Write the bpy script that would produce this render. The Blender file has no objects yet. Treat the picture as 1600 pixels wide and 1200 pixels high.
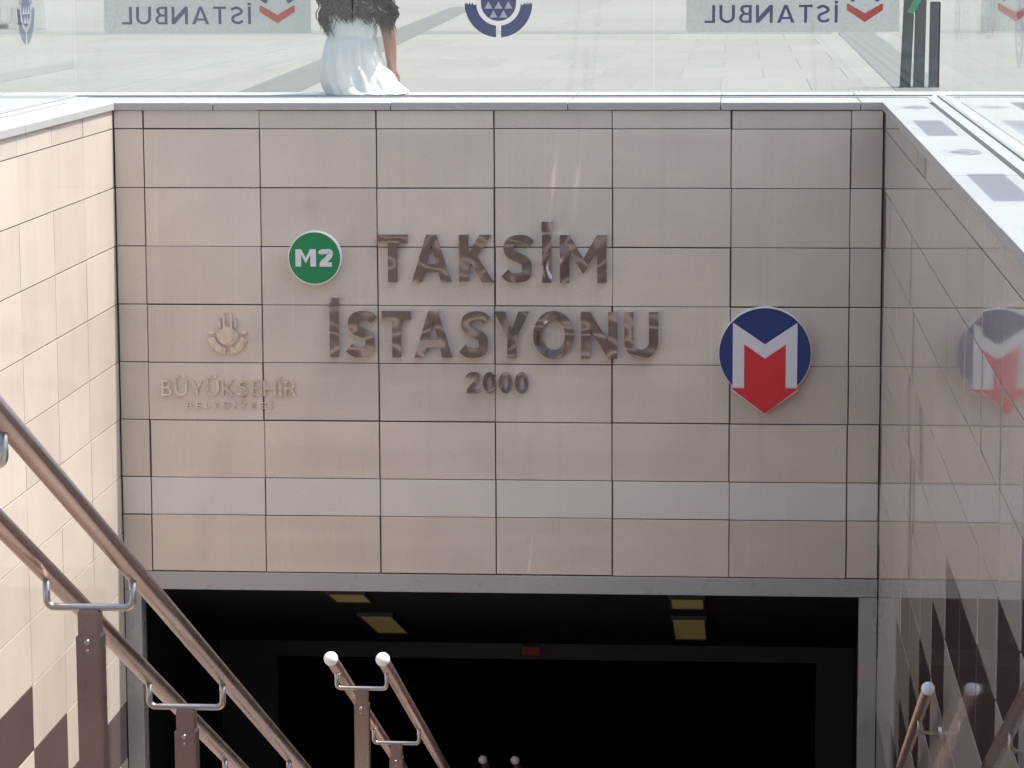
import bpy, bmesh, math, random
from mathutils import Vector, Matrix, Quaternion
R = math.radians
rnd = random.Random(7)
S = bpy.context.scene
COL = S.collection

# ------------------------------------------------------------------ camera
# world: X across the stair pit (0 = left wall, 3.92 = right wall), Y into the
# tunnel (0 = face of the head wall), Z up (0 = top of the marble coping)
cam = bpy.data.cameras.new('camera')
cam.sensor_width = 36.0
cam.lens = 36.0 * 4600 / 1600
cam.clip_start = 0.1
cam.clip_end = 2000
co = bpy.data.objects.new('camera', cam)
COL.objects.link(co)
yaw, pit, rol = -.0762, -.1469, -.0045
w = Vector((math.sin(yaw) * math.cos(pit), math.cos(yaw) * math.cos(pit), math.sin(pit)))
r0 = Vector((math.cos(yaw), -math.sin(yaw), 0))
u0 = r0.cross(w)
rr = r0 * math.cos(rol) + u0 * math.sin(rol)
uu = -r0 * math.sin(rol) + u0 * math.cos(rol)
co.matrix_world = Matrix(((rr.x, uu.x, -w.x, 3.1781), (rr.y, uu.y, -w.y, -14.8926), (rr.z, uu.z, -w.z, .7691), (0, 0, 0, 1)))
S.camera = co

# ------------------------------------------------------------------ sky, sun, exposure
SUN = Vector((.401, .046, .915)).normalized()
el = math.asin(SUN.z)
az = math.atan2(SUN.x, SUN.y)
wd = bpy.data.worlds.new('World')
S.world = wd
wd.use_nodes = True
nt = wd.node_tree
nt.nodes.clear()
sky = nt.nodes.new('ShaderNodeTexSky')
sky.sky_type = 'NISHITA'
sky.sun_disc = False
sky.sun_elevation = el
sky.sun_rotation = az
sky.air_density = 1.0
sky.dust_density = 5.0
bg = nt.nodes.new('ShaderNodeBackground')
bg.inputs['Strength'].default_value = 0.125
wo = nt.nodes.new('ShaderNodeOutputWorld')
nt.links.new(sky.outputs[0], bg.inputs[0])
nt.links.new(bg.outputs[0], wo.inputs[0])
sl = bpy.data.lights.new('sun', 'SUN')
sl.energy = 3.3
sl.angle = R(.5)
sl.color = (1, .98, .95)
so = bpy.data.objects.new('sun', sl)
COL.objects.link(so)
so.rotation_euler = SUN.to_track_quat('Z', 'Y').to_euler()
S.view_settings.view_transform = 'Standard'
S.view_settings.look = 'None'
S.view_settings.gamma = 1
S.view_settings.use_curve_mapping = False
S.view_settings.exposure = 1.05
S.render.engine = 'CYCLES'
S.cycles.max_bounces = 7
S.cycles.diffuse_bounces = 4
S.cycles.transparent_max_bounces = 24
S.cycles.glossy_bounces = 5

# ------------------------------------------------------------------ materials
def nodes(name):
    m = bpy.data.materials.new(name)
    m.use_nodes = True
    n = m.node_tree
    return m, n, n.nodes['Principled BSDF'], n.links

def rgba(c):
    return (c[0], c[1], c[2], 1)

def mat(name, col, rough=.5, metal=0., spec=.5, speck=0., scale=200., var=0., bump=0., bscale=30., rvar=0., streak=0., bdetail=3, emit=None, estr=0.):
    """procedural material: speckle = fine grain, var = per object tint, streak = faint vertical run marks"""
    m, n, p, L = nodes(name)
    N = n.nodes
    p.inputs['Roughness'].default_value = rough
    p.inputs['Metallic'].default_value = metal
    p.inputs['Specular IOR Level'].default_value = spec
    tc = N.new('ShaderNodeTexCoord')
    geo = N.new('ShaderNodeNewGeometry')
    out = None
    rgb = N.new('ShaderNodeRGB')
    rgb.outputs[0].default_value = rgba(col)
    out = rgb.outputs[0]
    def mul(fac_socket):
        nonlocal out
        mx = N.new('ShaderNodeMix')
        mx.data_type = 'RGBA'
        mx.blend_type = 'MULTIPLY'
        mx.inputs[0].default_value = 1
        L.new(out, mx.inputs[6])
        L.new(fac_socket, mx.inputs[7])
        out = mx.outputs[2]
    def ramp(sock, a, b, lo=.3, hi=.7):
        mr = N.new('ShaderNodeMapRange')
        L.new(sock, mr.inputs[0])
        mr.inputs[1].default_value = lo
        mr.inputs[2].default_value = hi
        mr.inputs[3].default_value = a
        mr.inputs[4].default_value = b
        return mr.outputs[0]
    if speck:
        no = N.new('ShaderNodeTexNoise')
        no.inputs['Scale'].default_value = scale
        no.inputs['Detail'].default_value = 3
        no.inputs['Roughness'].default_value = .7
        L.new(geo.outputs['Position'], no.inputs['Vector'])
        mul(ramp(no.outputs[0], 1 - speck, 1 + speck))
        no2 = N.new('ShaderNodeTexNoise')
        no2.inputs['Scale'].default_value = 2.3
        no2.inputs['Detail'].default_value = 4
        L.new(geo.outputs['Position'], no2.inputs['Vector'])
        mul(ramp(no2.outputs[0], 1 - speck * .45, 1 + speck * .45))
    if var:
        oi = N.new('ShaderNodeObjectInfo')
        mul(ramp(oi.outputs['Random'], 1 - var, 1 + var, 0, 1))
    if streak:
        mp = N.new('ShaderNodeMapping')
        mp.inputs['Scale'].default_value = (26, 26, .55)
        L.new(geo.outputs['Position'], mp.inputs['Vector'])
        no = N.new('ShaderNodeTexNoise')
        no.inputs['Scale'].default_value = 1
        no.inputs['Detail'].default_value = 2
        L.new(mp.outputs[0], no.inputs['Vector'])
        mul(ramp(no.outputs[0], 1, 1 + streak, .62, .78))
        no = N.new('ShaderNodeTexNoise')
        no.inputs['Scale'].default_value = .8
        no.noise_dimensions = '4D'
        no.inputs['W'].default_value = 3
        L.new(mp.outputs[0], no.inputs['Vector'])
        mul(ramp(no.outputs[0], 1, 1 - streak, .6, .8))
    L.new(out, p.inputs['Base Color'])
    if rvar:
        no = N.new('ShaderNodeTexNoise')
        no.inputs['Scale'].default_value = 6
        no.inputs['Detail'].default_value = 5
        L.new(geo.outputs['Position'], no.inputs['Vector'])
        L.new(ramp(no.outputs[0], max(.01, rough - rvar), rough + rvar), p.inputs['Roughness'])
    if bump:
        no = N.new('ShaderNodeTexNoise')
        no.inputs['Scale'].default_value = bscale
        no.inputs['Detail'].default_value = bdetail
        L.new(geo.outputs['Position'], no.inputs['Vector'])
        b = N.new('ShaderNodeBump')
        b.inputs['Strength'].default_value = bump
        b.inputs['Distance'].default_value = .01
        L.new(no.outputs[0], b.inputs['Height'])
        L.new(b.outputs[0], p.inputs['Normal'])
    if emit:
        p.inputs['Emission Color'].default_value = rgba(emit)
        p.inputs['Emission Strength'].default_value = estr
    return m

def glass_mat(name, tint, refl=1.0):
    """clear float glass: tinted transmission plus Fresnel mirror"""
    m = bpy.data.materials.new(name)
    m.use_nodes = True
    n = m.node_tree
    n.nodes.clear()
    o = n.nodes.new('ShaderNodeOutputMaterial')
    tr = n.nodes.new('ShaderNodeBsdfTransparent')
    tr.inputs[0].default_value = rgba(tint)
    gl = n.nodes.new('ShaderNodeBsdfGlossy')
    gl.inputs['Roughness'].default_value = .012
    gl.inputs[0].default_value = (refl, refl, refl, 1)
    fr = n.nodes.new('ShaderNodeFresnel')
    # straight-through panes: the far face must not see total internal reflection
    gb = n.nodes.new('ShaderNodeNewGeometry')
    im = n.nodes.new('ShaderNodeMapRange')
    im.inputs[3].default_value = 1.5
    im.inputs[4].default_value = 1 / 1.5
    n.links.new(gb.outputs['Backfacing'], im.inputs[0])
    n.links.new(im.outputs[0], fr.inputs[0])
    mx = n.nodes.new('ShaderNodeMixShader')
    # thin dust film that greys the pane a little
    df = n.nodes.new('ShaderNodeBsdfDiffuse')
    df.inputs[0].default_value = (.75, .8, .77, 1)
    geo = n.nodes.new('ShaderNodeNewGeometry')
    no = n.nodes.new('ShaderNodeTexNoise')
    no.inputs['Scale'].default_value = 5
    no.inputs['Detail'].default_value = 6
    n.links.new(geo.outputs['Position'], no.inputs['Vector'])
    mr = n.nodes.new('ShaderNodeMapRange')
    mr.inputs[1].default_value = .35
    mr.inputs[2].default_value = .75
    mr.inputs[3].default_value = .006
    mr.inputs[4].default_value = .04
    n.links.new(no.outputs[0], mr.inputs[0])
    md = n.nodes.new('ShaderNodeMixShader')
    n.links.new(mr.outputs[0], md.inputs[0])
    n.links.new(tr.outputs[0], md.inputs[1])
    n.links.new(df.outputs[0], md.inputs[2])
    n.links.new(fr.outputs[0], mx.inputs[0])
    n.links.new(md.outputs[0], mx.inputs[1])
    n.links.new(gl.outputs[0], mx.inputs[2])
    n.links.new(mx.outputs[0], o.inputs[0])
    return m

def film_mat(name, col, opacity):
    """vinyl film: lets part of the light through"""
    m = bpy.data.materials.new(name)
    m.use_nodes = True
    n = m.node_tree
    n.nodes.clear()
    o = n.nodes.new('ShaderNodeOutputMaterial')
    tr = n.nodes.new('ShaderNodeBsdfTransparent')
    df = n.nodes.new('ShaderNodeBsdfDiffuse')
    df.inputs[0].default_value = rgba(col)
    tl = n.nodes.new('ShaderNodeBsdfTranslucent')
    tl.inputs[0].default_value = rgba(col)
    a = n.nodes.new('ShaderNodeMixShader')
    a.inputs[0].default_value = .4
    n.links.new(df.outputs[0], a.inputs[1])
    n.links.new(tl.outputs[0], a.inputs[2])
    geo = n.nodes.new('ShaderNodeNewGeometry')
    no = n.nodes.new('ShaderNodeTexNoise')
    no.inputs['Scale'].default_value = 60
    no.inputs['Detail'].default_value = 4
    n.links.new(geo.outputs['Position'], no.inputs['Vector'])
    mr = n.nodes.new('ShaderNodeMapRange')
    mr.inputs[1].default_value = .3
    mr.inputs[2].default_value = .7
    mr.inputs[3].default_value = opacity * .88
    mr.inputs[4].default_value = min(1, opacity * 1.05)
    n.links.new(no.outputs[0], mr.inputs[0])
    mx = n.nodes.new('ShaderNodeMixShader')
    n.links.new(mr.outputs[0], mx.inputs[0])
    n.links.new(tr.outputs[0], mx.inputs[1])
    n.links.new(a.outputs[0], mx.inputs[2])
    n.links.new(mx.outputs[0], o.inputs[0])
    return m

M = {}
M['tile'] = mat('cream_polished_stone', (.60, .535, .462), rough=.03, speck=.12, scale=150, var=.07, rvar=.018, streak=.08)
M['band'] = mat('pale_grey_stone', (.66, .635, .585), rough=.16, speck=.09, scale=150, var=.03, rvar=.05, streak=.04)
M['brown'] = mat('brown_polished_stone', (.125, .088, .082), rough=.06, speck=.16, scale=240, var=.08, rvar=.04)
M['joint'] = mat('dark_grout', (.155, .132, .112), rough=.9, speck=.2, scale=60)
M['marble'] = mat('white_marble', (.43, .43, .415), rough=.3, speck=.05, scale=40, var=.03, bump=.1, bscale=60)
M['paving'] = mat('pale_granite_paving', (.188, .186, .168), rough=.7, speck=.10, scale=9, var=.06, bump=.15, bscale=40)
M['paving_dark'] = mat('dark_granite_paving', (.118, .120, .114), rough=.65, speck=.12, scale=9, var=.08)
M['paving_mid'] = mat('grey_granite_paving', (.150, .150, .138), rough=.65, speck=.1, scale=9, var=.05)
M['ground'] = mat('plaza_bedding', (.19, .187, .172), rough=.85, speck=.1, scale=7)
M['step'] = mat('brown_granite_steps', (.19, .155, .136), rough=.45, speck=.18, scale=120, var=.06)
M['steel'] = mat('satin_stainless_steel', (.40, .315, .285), rough=.28, metal=1, speck=.05, scale=90, rvar=.03)
M['bar'] = mat('bright_steel_bar', (.46, .425, .39), rough=.28, metal=1, speck=.04, scale=90)
M['mirror'] = mat('mirror_polished_steel', (.48, .475, .48), rough=.04, metal=1, speck=.03, scale=50, bump=.3, bscale=4.6, bdetail=1)
M['satin'] = mat('pale_brushed_steel', (.60, .56, .515), rough=.12, metal=1, speck=.05, scale=50, bump=.3, bscale=9)
M['frame'] = mat('grey_aluminium_frame', (.40, .40, .405), rough=.30, metal=.1, speck=.06, scale=150, rvar=.06)
M['cap'] = mat('white_end_cap', (.80, .82, .84), rough=.25, speck=.04, scale=80)
M['white'] = mat('white_sign_acrylic', (.80, .80, .80), rough=.25, speck=.02, scale=60)
M['white_face'] = mat('white_sign_vinyl', (.66, .67, .71), rough=.4, speck=.03, scale=60)
M['navy'] = mat('navy_sign_vinyl', (.022, .045, .17), rough=.35, speck=.05, scale=60)
M['red'] = mat('red_sign_vinyl', (.62, .035, .045), rough=.35, speck=.05, scale=60)
M['green'] = mat('green_sign_vinyl', (.006, .22, .075), rough=.35, speck=.05, scale=60)
M['glass'] = glass_mat('greenish_float_glass', (.955, .985, .97))
M['gasket'] = mat('dark_rubber_gasket', (.26, .28, .27), rough=.7, speck=.1, scale=60)
M['edge'] = mat('glass_channel_stone', (.44, .45, .435), rough=.4, speck=.06, scale=60)
M['film'] = film_mat('frosted_grey_film', (.69, .685, .675), .75)
M['film_navy'] = film_mat('navy_film', (.03, .05, .24), .93)
M['film_navy_faded'] = film_mat('faded_navy_film', (.16, .19, .30), .75)
M['film_red'] = film_mat('red_film', (.75, .06, .05), .93)
M['film_red_faded'] = film_mat('faded_red_film', (.78, .20, .17), .78)
M['film_white'] = film_mat('white_film', (.8, .82, .85), .9)
M['tunnel'] = mat('tunnel_painted_gloom', (.018, .018, .02), rough=.6, speck=.1, scale=20)  # darkness of the unlit tunnel put into the colour of its surfaces
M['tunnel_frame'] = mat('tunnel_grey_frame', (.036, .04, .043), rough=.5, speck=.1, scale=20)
M['lamp'] = mat('yellowed_light_diffuser', (.3, .25, .12), rough=.5, speck=.15, scale=25, emit=(1, .74, .26), estr=.019)
M['exit_red'] = mat('dim_red_sign', (.10, .015, .015), rough=.4, emit=(1, .05, .04), estr=.008)
M['dress'] = mat('white_cotton', (.72, .73, .74), rough=.85, speck=.03, scale=120, bump=.2, bscale=25)
M['hair'] = mat('dark_brown_hair', (.032, .019, .013), rough=.5, speck=.3, scale=60)
M['skin'] = mat('skin', (.29, .135, .085), rough=.5, speck=.04, scale=80)
M['eye'] = mat('eye_white', (.7, .7, .68), rough=.2, speck=.02)
M['post'] = mat('dark_painted_metal', (.032, .042, .046), rough=.5, speck=.1, scale=40)
M['ribbon'] = mat('green_ribbon', (.01, .30, .13), rough=.5, speck=.05, scale=30)
M['parapet'] = mat('parapet_concrete', (.42, .41, .39), rough=.8, speck=.1, scale=30, bump=.2)

# ------------------------------------------------------------------ helpers
def obj(name, me, m, parent=None, smooth=False):
    if isinstance(me, bmesh.types.BMesh):
        bm = me
        me = bpy.data.meshes.new(name)
        bm.to_mesh(me)
        bm.free()
    if m is not None and len(me.materials) == 0:
        me.materials.append(m)
    if smooth:
        for p in me.polygons:
            p.use_smooth = True
    o = bpy.data.objects.new(name, me)
    COL.objects.link(o)
    if parent:
        o.parent = parent
    return o

def thing(name, label, cat, loc=(0, 0, 0), group=None):
    o = bpy.data.objects.new(name, None)
    o.empty_display_size = .1
    COL.objects.link(o)
    o.location = loc
    o['label'] = label
    o['category'] = cat
    if group:
        o['group'] = group
    return o

def tag(o, label, cat, group=None):
    o['label'] = label
    o['category'] = cat
    if group:
        o['group'] = group
    return o

def structure(o):
    o['kind'] = 'structure'
    return o

def add_box(bm, lo, hi, mi=0):
    x0, y0, z0 = lo
    x1, y1, z1 = hi
    v = [bm.verts.new(c) for c in ((x0, y0, z0), (x1, y0, z0), (x1, y1, z0), (x0, y1, z0), (x0, y0, z1), (x1, y0, z1), (x1, y1, z1), (x0, y1, z1))]
    for q in ((3, 2, 1, 0), (4, 5, 6, 7), (0, 1, 5, 4), (1, 2, 6, 5), (2, 3, 7, 6), (3, 0, 4, 7)):
        bm.faces.new([v[i] for i in q]).material_index = mi

def box(name, lo, hi, m, parent=None, bev=0):
    bm = bmesh.new()
    add_box(bm, lo, hi)
    if bev:
        bmesh.ops.bevel(bm, geom=bm.edges[:], offset=bev, segments=2, affect='EDGES', profile=.6)
    return obj(name, bm, m, parent)

_slab = {}
def slab_mesh(a, b, t, c, m):
    """slab a x b in the local XZ plane, front face at y=0 facing -Y, thickness t, chamfer c; origin at its centre"""
    key = (round(a, 4), round(b, 4), t, c, m.name)
    if key in _slab:
        return _slab[key]
    bm = bmesh.new()
    def ring(x, z, y):
        return [bm.verts.new(p) for p in ((-x, y, -z), (x, y, -z), (x, y, z), (-x, y, z))]
    f = ring(a / 2 - c, b / 2 - c, 0)
    e = ring(a / 2, b / 2, c)
    k = ring(a / 2, b / 2, t)
    bm.faces.new(f)
    for p, q in ((f, e), (e, k)):
        for i in range(4):
            j = (i + 1) % 4
            bm.faces.new((p[j], p[i], q[i], q[j]))
    bm.faces.new(k[::-1])
    me = bpy.data.meshes.new('slab')
    bm.to_mesh(me)
    bm.free()
    me.materials.append(m)
    _slab[key] = me
    return me

def prism(name, pts, y0, y1, m, parent=None, side=None, plane='xz'):
    """polygon of (x, z) points extruded from y0 (front) to y1; side = second material for the flanks"""
    bm = bmesh.new()
    a = [bm.verts.new((x, y0, z)) for x, z in pts]
    b = [bm.verts.new((x, y1, z)) for x, z in pts]
    bm.faces.new(a)
    bm.faces.new(b[::-1])
    n = len(pts)
    for i in range(n):
        j = (i + 1) % n
        f = bm.faces.new((a[j], a[i], b[i], b[j]))
        if side:
            f.material_index = 1
    bmesh.ops.recalc_face_normals(bm, faces=bm.faces[:])
    o = obj(name, bm, m, parent)
    if side:
        o.data.materials.append(side)
    return o

def tube(bm, pts, rad, n=12, cap=True):
    pts = [Vector(p) for p in pts]
    rings = []
    prev = None
    for i, p in enumerate(pts):
        if i == 0:
            d = pts[1] - p
        elif i == len(pts) - 1:
            d = p - pts[i - 1]
        else:
            d = (pts[i + 1] - p).normalized() + (p - pts[i - 1]).normalized()
        d.normalize()
        if prev is None:
            up = Vector((0, 0, 1)) if abs(d.z) < .95 else Vector((1, 0, 0))
            a = d.cross(up).normalized()
        else:
            a = (prev - d * prev.dot(d)).normalized()
        prev = a
        b = d.cross(a)
        rd = rad[i] if isinstance(rad, (list, tuple)) else rad
        rings.append([bm.verts.new(p + (a * math.cos(t) + b * math.sin(t)) * rd) for t in [2 * math.pi * k / n for k in range(n)]])
    for p, q in zip(rings, rings[1:]):
        for k in range(n):
            j = (k + 1) % n
            bm.faces.new((p[k], p[j], q[j], q[k]))
    if cap:
        bm.faces.new(rings[0][::-1])
        bm.faces.new(rings[-1])

def ball(bm, c, r, seg=20):
    bmesh.ops.create_uvsphere(bm, u_segments=seg, v_segments=seg // 2, radius=r, matrix=Matrix.Translation(c))

_glyph = {}
def _off(path, t):
    """left and right offset of an open centre line"""
    L, Rr = [], []
    for i, p in enumerate(path):
        q0 = path[max(0, i - 1)]
        q1 = path[min(len(path) - 1, i + 1)]
        d = Vector((q1[0] - q0[0], q1[1] - q0[1])).normalized()
        L.append((p[0] - d.y * t / 2, p[1] + d.x * t / 2))
        Rr.append((p[0] + d.y * t / 2, p[1] - d.x * t / 2))
    return L, Rr

def _spline(pts, k=6):
    """Catmull-Rom through the points"""
    out = []
    n = len(pts)
    for i in range(n - 1):
        p0, p1, p2, p3 = pts[max(0, i - 1)], pts[i], pts[i + 1], pts[min(n - 1, i + 2)]
        for j in range(k):
            u = j / k
            out.append(tuple(.5 * (2 * p1[c] + (p2[c] - p0[c]) * u + (2 * p0[c] - 5 * p1[c] + 4 * p2[c] - p3[c]) * u * u + (3 * p1[c] - p0[c] - 3 * p2[c] + p3[c]) * u ** 3) for c in (0, 1)))
    out.append(pts[-1])
    return out

def _ell(cx, cy, rx, ry, a0=0, a1=360, n=36):
    return [(cx + rx * math.cos(R(a0 + (a1 - a0) * k / n)), cy + ry * math.sin(R(a0 + (a1 - a0) * k / n))) for k in range(n + (0 if abs(a1 - a0) == 360 else 1))]

def _rect(x0, y0, x1, y1):
    return [(x0, y0), (x1, y0), (x1, y1), (x0, y1)]

def contours(ch, t):
    """closed outlines of a sans capital, cap height 1, stem width t"""
    h = t * .92                                       # horizontal strokes a little thinner
    if ch == 'T':
        w = .64
        return [[(0, 1), (0, 1 - h), ((w - t) / 2, 1 - h), ((w - t) / 2, 0), ((w + t) / 2, 0), ((w + t) / 2, 1 - h), (w, 1 - h), (w, 1)]]
    if ch == 'A':
        w, e, tl, yi = .84, t * 1.05, t * 1.12, .80
        xi = lambda y: tl + (w / 2 - tl) * y / yi
        yb, yt = .21, .21 + h * .9
        return [[(0, 0), ((w - e) / 2, 1), ((w + e) / 2, 1), (w, 0), (w - tl, 0), (w - xi(yb), yb), (xi(yb), yb), (tl, 0)],
                [(xi(yt), yt), (w - xi(yt), yt), (w / 2, yi)]]
    if ch == 'K':
        d = t * 1.25
        return [[(0, 0), (0, 1), (t, 1), (t, .585), (.68 - d, 1), (.68, 1), (.20 + t * .9, .555), (.73, 0), (.73 - d, 0), (.055 + t, .405), (t, .335), (t, 0)]]
    if ch == 'S':
        p = _spline([(.58, .80), (.47, .885), (.32, 1 - t / 2), (.16, .85), (.5 * t + .01, .725), (.16, .60), (.31, .525), (.47, .435), (.565 - t / 2 + .03, .29), (.47, .15), (.31, t / 2), (.15, .105), (.03, .20)])
        L, Q = _off(p, t)
        return [('strip', L, Q, [])]
    if ch in 'Iİ':
        c = [_rect(0, 0, t, 1)]
        if ch == 'İ':
            c.append(_rect(-.01, 1.065, t + .01, 1.065 + t * 1.05))
        return c
    if ch == 'M':
        w = .98
        return [[(0, 0), (0, 1), (t * 1.02, 1), (w / 2, .50), (w - t * 1.02, 1), (w, 1), (w, 0), (w - t, 0), (w - t, .68), (w / 2, .18), (t, .68), (t, 0)]]
    if ch == 'N':
        w = .80
        return [[(0, 0), (0, 1), (t * 1.02, 1), (w - t, .36), (w - t, 1), (w, 1), (w, 0), (w - t * 1.02, 0), (t, .64), (t, 0)]]
    if ch == 'Y':
        w, d = .76, t * 1.16
        return [[((w - t) / 2, 0), ((w - t) / 2, .42), (0, 1), (d, 1), (w / 2, .60), (w - d, 1), (w, 1), ((w + t) / 2, .42), ((w + t) / 2, 0)]]
    if ch == 'O':
        return [_ell(.45, .5, .45, .515), _ell(.45, .5, .45 - t, .515 - t * .95)[::-1]]
    if ch == '0':
        return [_ell(.30, .5, .30, .51), _ell(.30, .5, .30 - t, .51 - t * .85)[::-1]]
    if ch in 'UÜ':
        w = .74
        r = w / 2
        c = [[(0, 1), (0, r)] + _ell(r, r * .98, r, r, 180, 360, 18)[1:-1] + [(w, r), (w, 1), (w - t, 1), (w - t, r)] + _ell(r, r * .98, r - t, r - t, 360, 180, 18)[1:-1] + [(t, r), (t, 1)]]
        if ch == 'Ü':
            for x in (.20, w - .20):
                c.append(_rect(x - t * .55, 1.12, x + t * .55, 1.12 + t * 1.1))
        return c
    if ch == '2':
        p = _spline([(.045, .72), (.11, .855), (.29, 1 - t / 2), (.46, .87), (.50, .72), (.44, .56), (.30, .39), (.18, .255)])
        L, Q = _off(p, t)
        return [('strip', L, Q, [L[-1], (.36, h), (.58, h), (.58, 0), (0, 0), (0, h * .9), Q[-1]])]
    if ch == 'L':
        return [[(0, 0), (0, 1), (t, 1), (t, h), (.50, h), (.50, 0)]]
    if ch == 'E':
        w, m0 = .52, .5 - h / 2
        return [[(0, 0), (0, 1), (w, 1), (w, 1 - h), (t, 1 - h), (t, m0 + h), (w * .92, m0 + h), (w * .92, m0), (t, m0), (t, h), (w, h), (w, 0)]]
    if ch == 'H':
        w, m0 = .74, .5 - h / 2
        return [[(0, 0), (0, 1), (t, 1), (t, m0 + h), (w - t, m0 + h), (w - t, 1), (w, 1), (w, 0), (w - t, 0), (w - t, m0), (t, m0), (t, 0)]]
    if ch == 'D':
        return [[(0, 0), (.30, 0)] + _ell(.30, .5, .42, .5, -90, 90, 18)[1:-1] + [(.30, 1), (0, 1)],
                [(t, h), (t, 1 - h), (.30, 1 - h)] + _ell(.30, .5, .42 - t, .5 - h, 90, -90, 18)[1:-1] + [(.30, h)]]
    if ch == 'B':
        c = [[(0, 0), (.36, 0)] + _ell(.36, .27, .24, .27, -90, 70, 12)[1:] + _ell(.33, .76, .22, .24, -60, 90, 12) + [(0, 1)]]
        c.append([(t, h), (t, .5 - h / 2), (.35, .5 - h / 2)] + _ell(.35, .27 - .01, .24 - t, .23 - h / 2, 88, -88, 10) + [(.35, h)])
        c.append([(t, .5 + h / 2), (t, 1 - h), (.32, 1 - h)] + _ell(.32, .75, .22 - t, .25 - h, 88, -88, 10) + [(.32, .5 + h / 2)])
        return c
    if ch == 'R':
        c = [[(0, 0), (0, 1), (.34, 1)] + _ell(.34, .73, .25, .27, 90, -60, 12)[1:] + [(.66, 0), (.66 - t * 1.25, 0), (.30, .45), (t, .45), (t, 0)]]
        c.append([(t, .45 + h), (t, 1 - h), (.33, 1 - h)] + _ell(.33, .725, .25 - t, .275 - h, 88, -88, 10) + [(.33, .45 + h)])
        return c
    if ch == 'Ş':
        c = contours('S', t)
        c.append([(.24, -.04), (.36, -.04), (.40, -.14), (.36, -.24), (.22, -.27), (.22, -.20), (.29, -.16), (.30, -.11)])
        return c
    return [_rect(0, 0, .5, 1)]

def glyph(ch, t):
    """filled outline of one capital: verts, faces, min x, max x"""
    if (ch, t) in _glyph:
        return _glyph[(ch, t)]
    cu = bpy.data.curves.new('glyph', 'CURVE')
    cu.dimensions = '2D'
    cu.fill_mode = 'FRONT'
    strips = []
    for pts in contours(ch, t):
        if pts[0] == 'strip':
            strips.append(pts)
            continue
        sp = cu.splines.new('POLY')
        sp.points.add(len(pts) - 1)
        for p, q in zip(sp.points, pts):
            p.co = (q[0], q[1], 0, 1)
        sp.use_cyclic_u = True
    o = bpy.data.objects.new('glyph', cu)
    COL.objects.link(o)
    dg = bpy.context.evaluated_depsgraph_get()
    me = bpy.data.meshes.new_from_object(o.evaluated_get(dg))
    vs = [(v.co.x, v.co.y) for v in me.vertices]
    fs = [tuple(p.vertices) for p in me.polygons]
    bpy.data.objects.remove(o)
    bpy.data.curves.remove(cu)
    bpy.data.meshes.remove(me)
    for _, A, B, extra in strips:
        n0 = len(vs)
        k = len(A)
        vs += list(A) + list(B)
        fs += [(n0 + i, n0 + k + i, n0 + k + i + 1, n0 + i + 1) for i in range(k - 1)]
        if extra:
            n1 = len(vs)
            vs += extra
            fs.append(tuple(range(n1, n1 + len(extra))))
    g = (vs, fs, min(v[0] for v in vs), max(v[0] for v in vs))
    _glyph[(ch, t)] = g
    return g

def layout(text, x0, x1, z0, z1, t, gap=.12, kern={}):
    """placement of each letter of a line filling x0..x1 between base line z0 and cap line z1"""
    ws = [glyph(c, t)[3] - glyph(c, t)[2] for c in text]
    gaps = [gap + kern.get(text[i:i + 2], 0) for i in range(len(text) - 1)]
    sx = (x1 - x0) / (sum(ws) + sum(gaps))
    x = x0
    res = []
    for i, c in enumerate(text):
        res.append((c, x, sx, z1 - z0, glyph(c, t)[2], 0))
        x += ws[i] * sx + (gaps[i] * sx if i < len(gaps) else 0)
    return res

def letter_bm(bm, item, bold, y0, y1, z0, tf=None):
    c, x, sx, sz, gx, bot = item
    vs, fs = glyph(c, bold)[:2]
    tf = tf or (lambda X, Y, Z: (X, Y, Z))
    b0 = bmesh.new()
    vv = [b0.verts.new((x + (p[0] - gx) * sx, y0, z0 + (p[1] - bot) * sz)) for p in vs]
    for f in fs:
        try:
            b0.faces.new([vv[i] for i in f])
        except ValueError:
            pass
    bmesh.ops.remove_doubles(b0, verts=b0.verts[:], dist=1e-6)
    ex = bmesh.ops.extrude_face_region(b0, geom=b0.faces[:])
    for e in ex['geom']:
        if isinstance(e, bmesh.types.BMVert):
            e.co.y = y1
    bmesh.ops.recalc_face_normals(b0, faces=b0.faces[:])
    for v in b0.verts:
        v.co = tf(*v.co)
    me = bpy.data.meshes.new('tmp')
    b0.to_mesh(me)
    b0.free()
    bm.from_mesh(me)
    bpy.data.meshes.remove(me)

# ------------------------------------------------------------------ levels
PLAZA = -.78
LAND1, LAND2 = -2.60, -4.69
Y1A, Y1B, Y2A, Y2B, Y3A = -10.40, -6.70, -4.71, -.36, 1.28
def floor_z(y):
    if y < Y1A: return PLAZA
    if y < Y1B: return PLAZA + (LAND1 - PLAZA) * (y - Y1A) / (Y1B - Y1A)
    if y < Y2A: return LAND1
    if y < Y2B: return LAND1 + (LAND2 - LAND1) * (y - Y2A) / (Y2B - Y2A)
    if y < Y3A: return LAND2
    return max(-6.78, LAND2 - .465 * (y - Y3A))

# ------------------------------------------------------------------ plaza ground with the stair pit cut out
bm = bmesh.new()
xs = [-700, -.6, 4.52, 700]
ys = [-700, Y1A, .6, 900]
g = {}
for i, x in enumerate(xs):
    for j, y in enumerate(ys):
        g[i, j] = bm.verts.new((x, y, PLAZA))
for i in range(3):
    for j in range(3):
        if (i, j) != (1, 1):
            bm.faces.new((g[i, j], g[i + 1, j], g[i + 1, j + 1], g[i, j + 1]))
plaza = structure(obj('plaza', bm, M['ground']))
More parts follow.
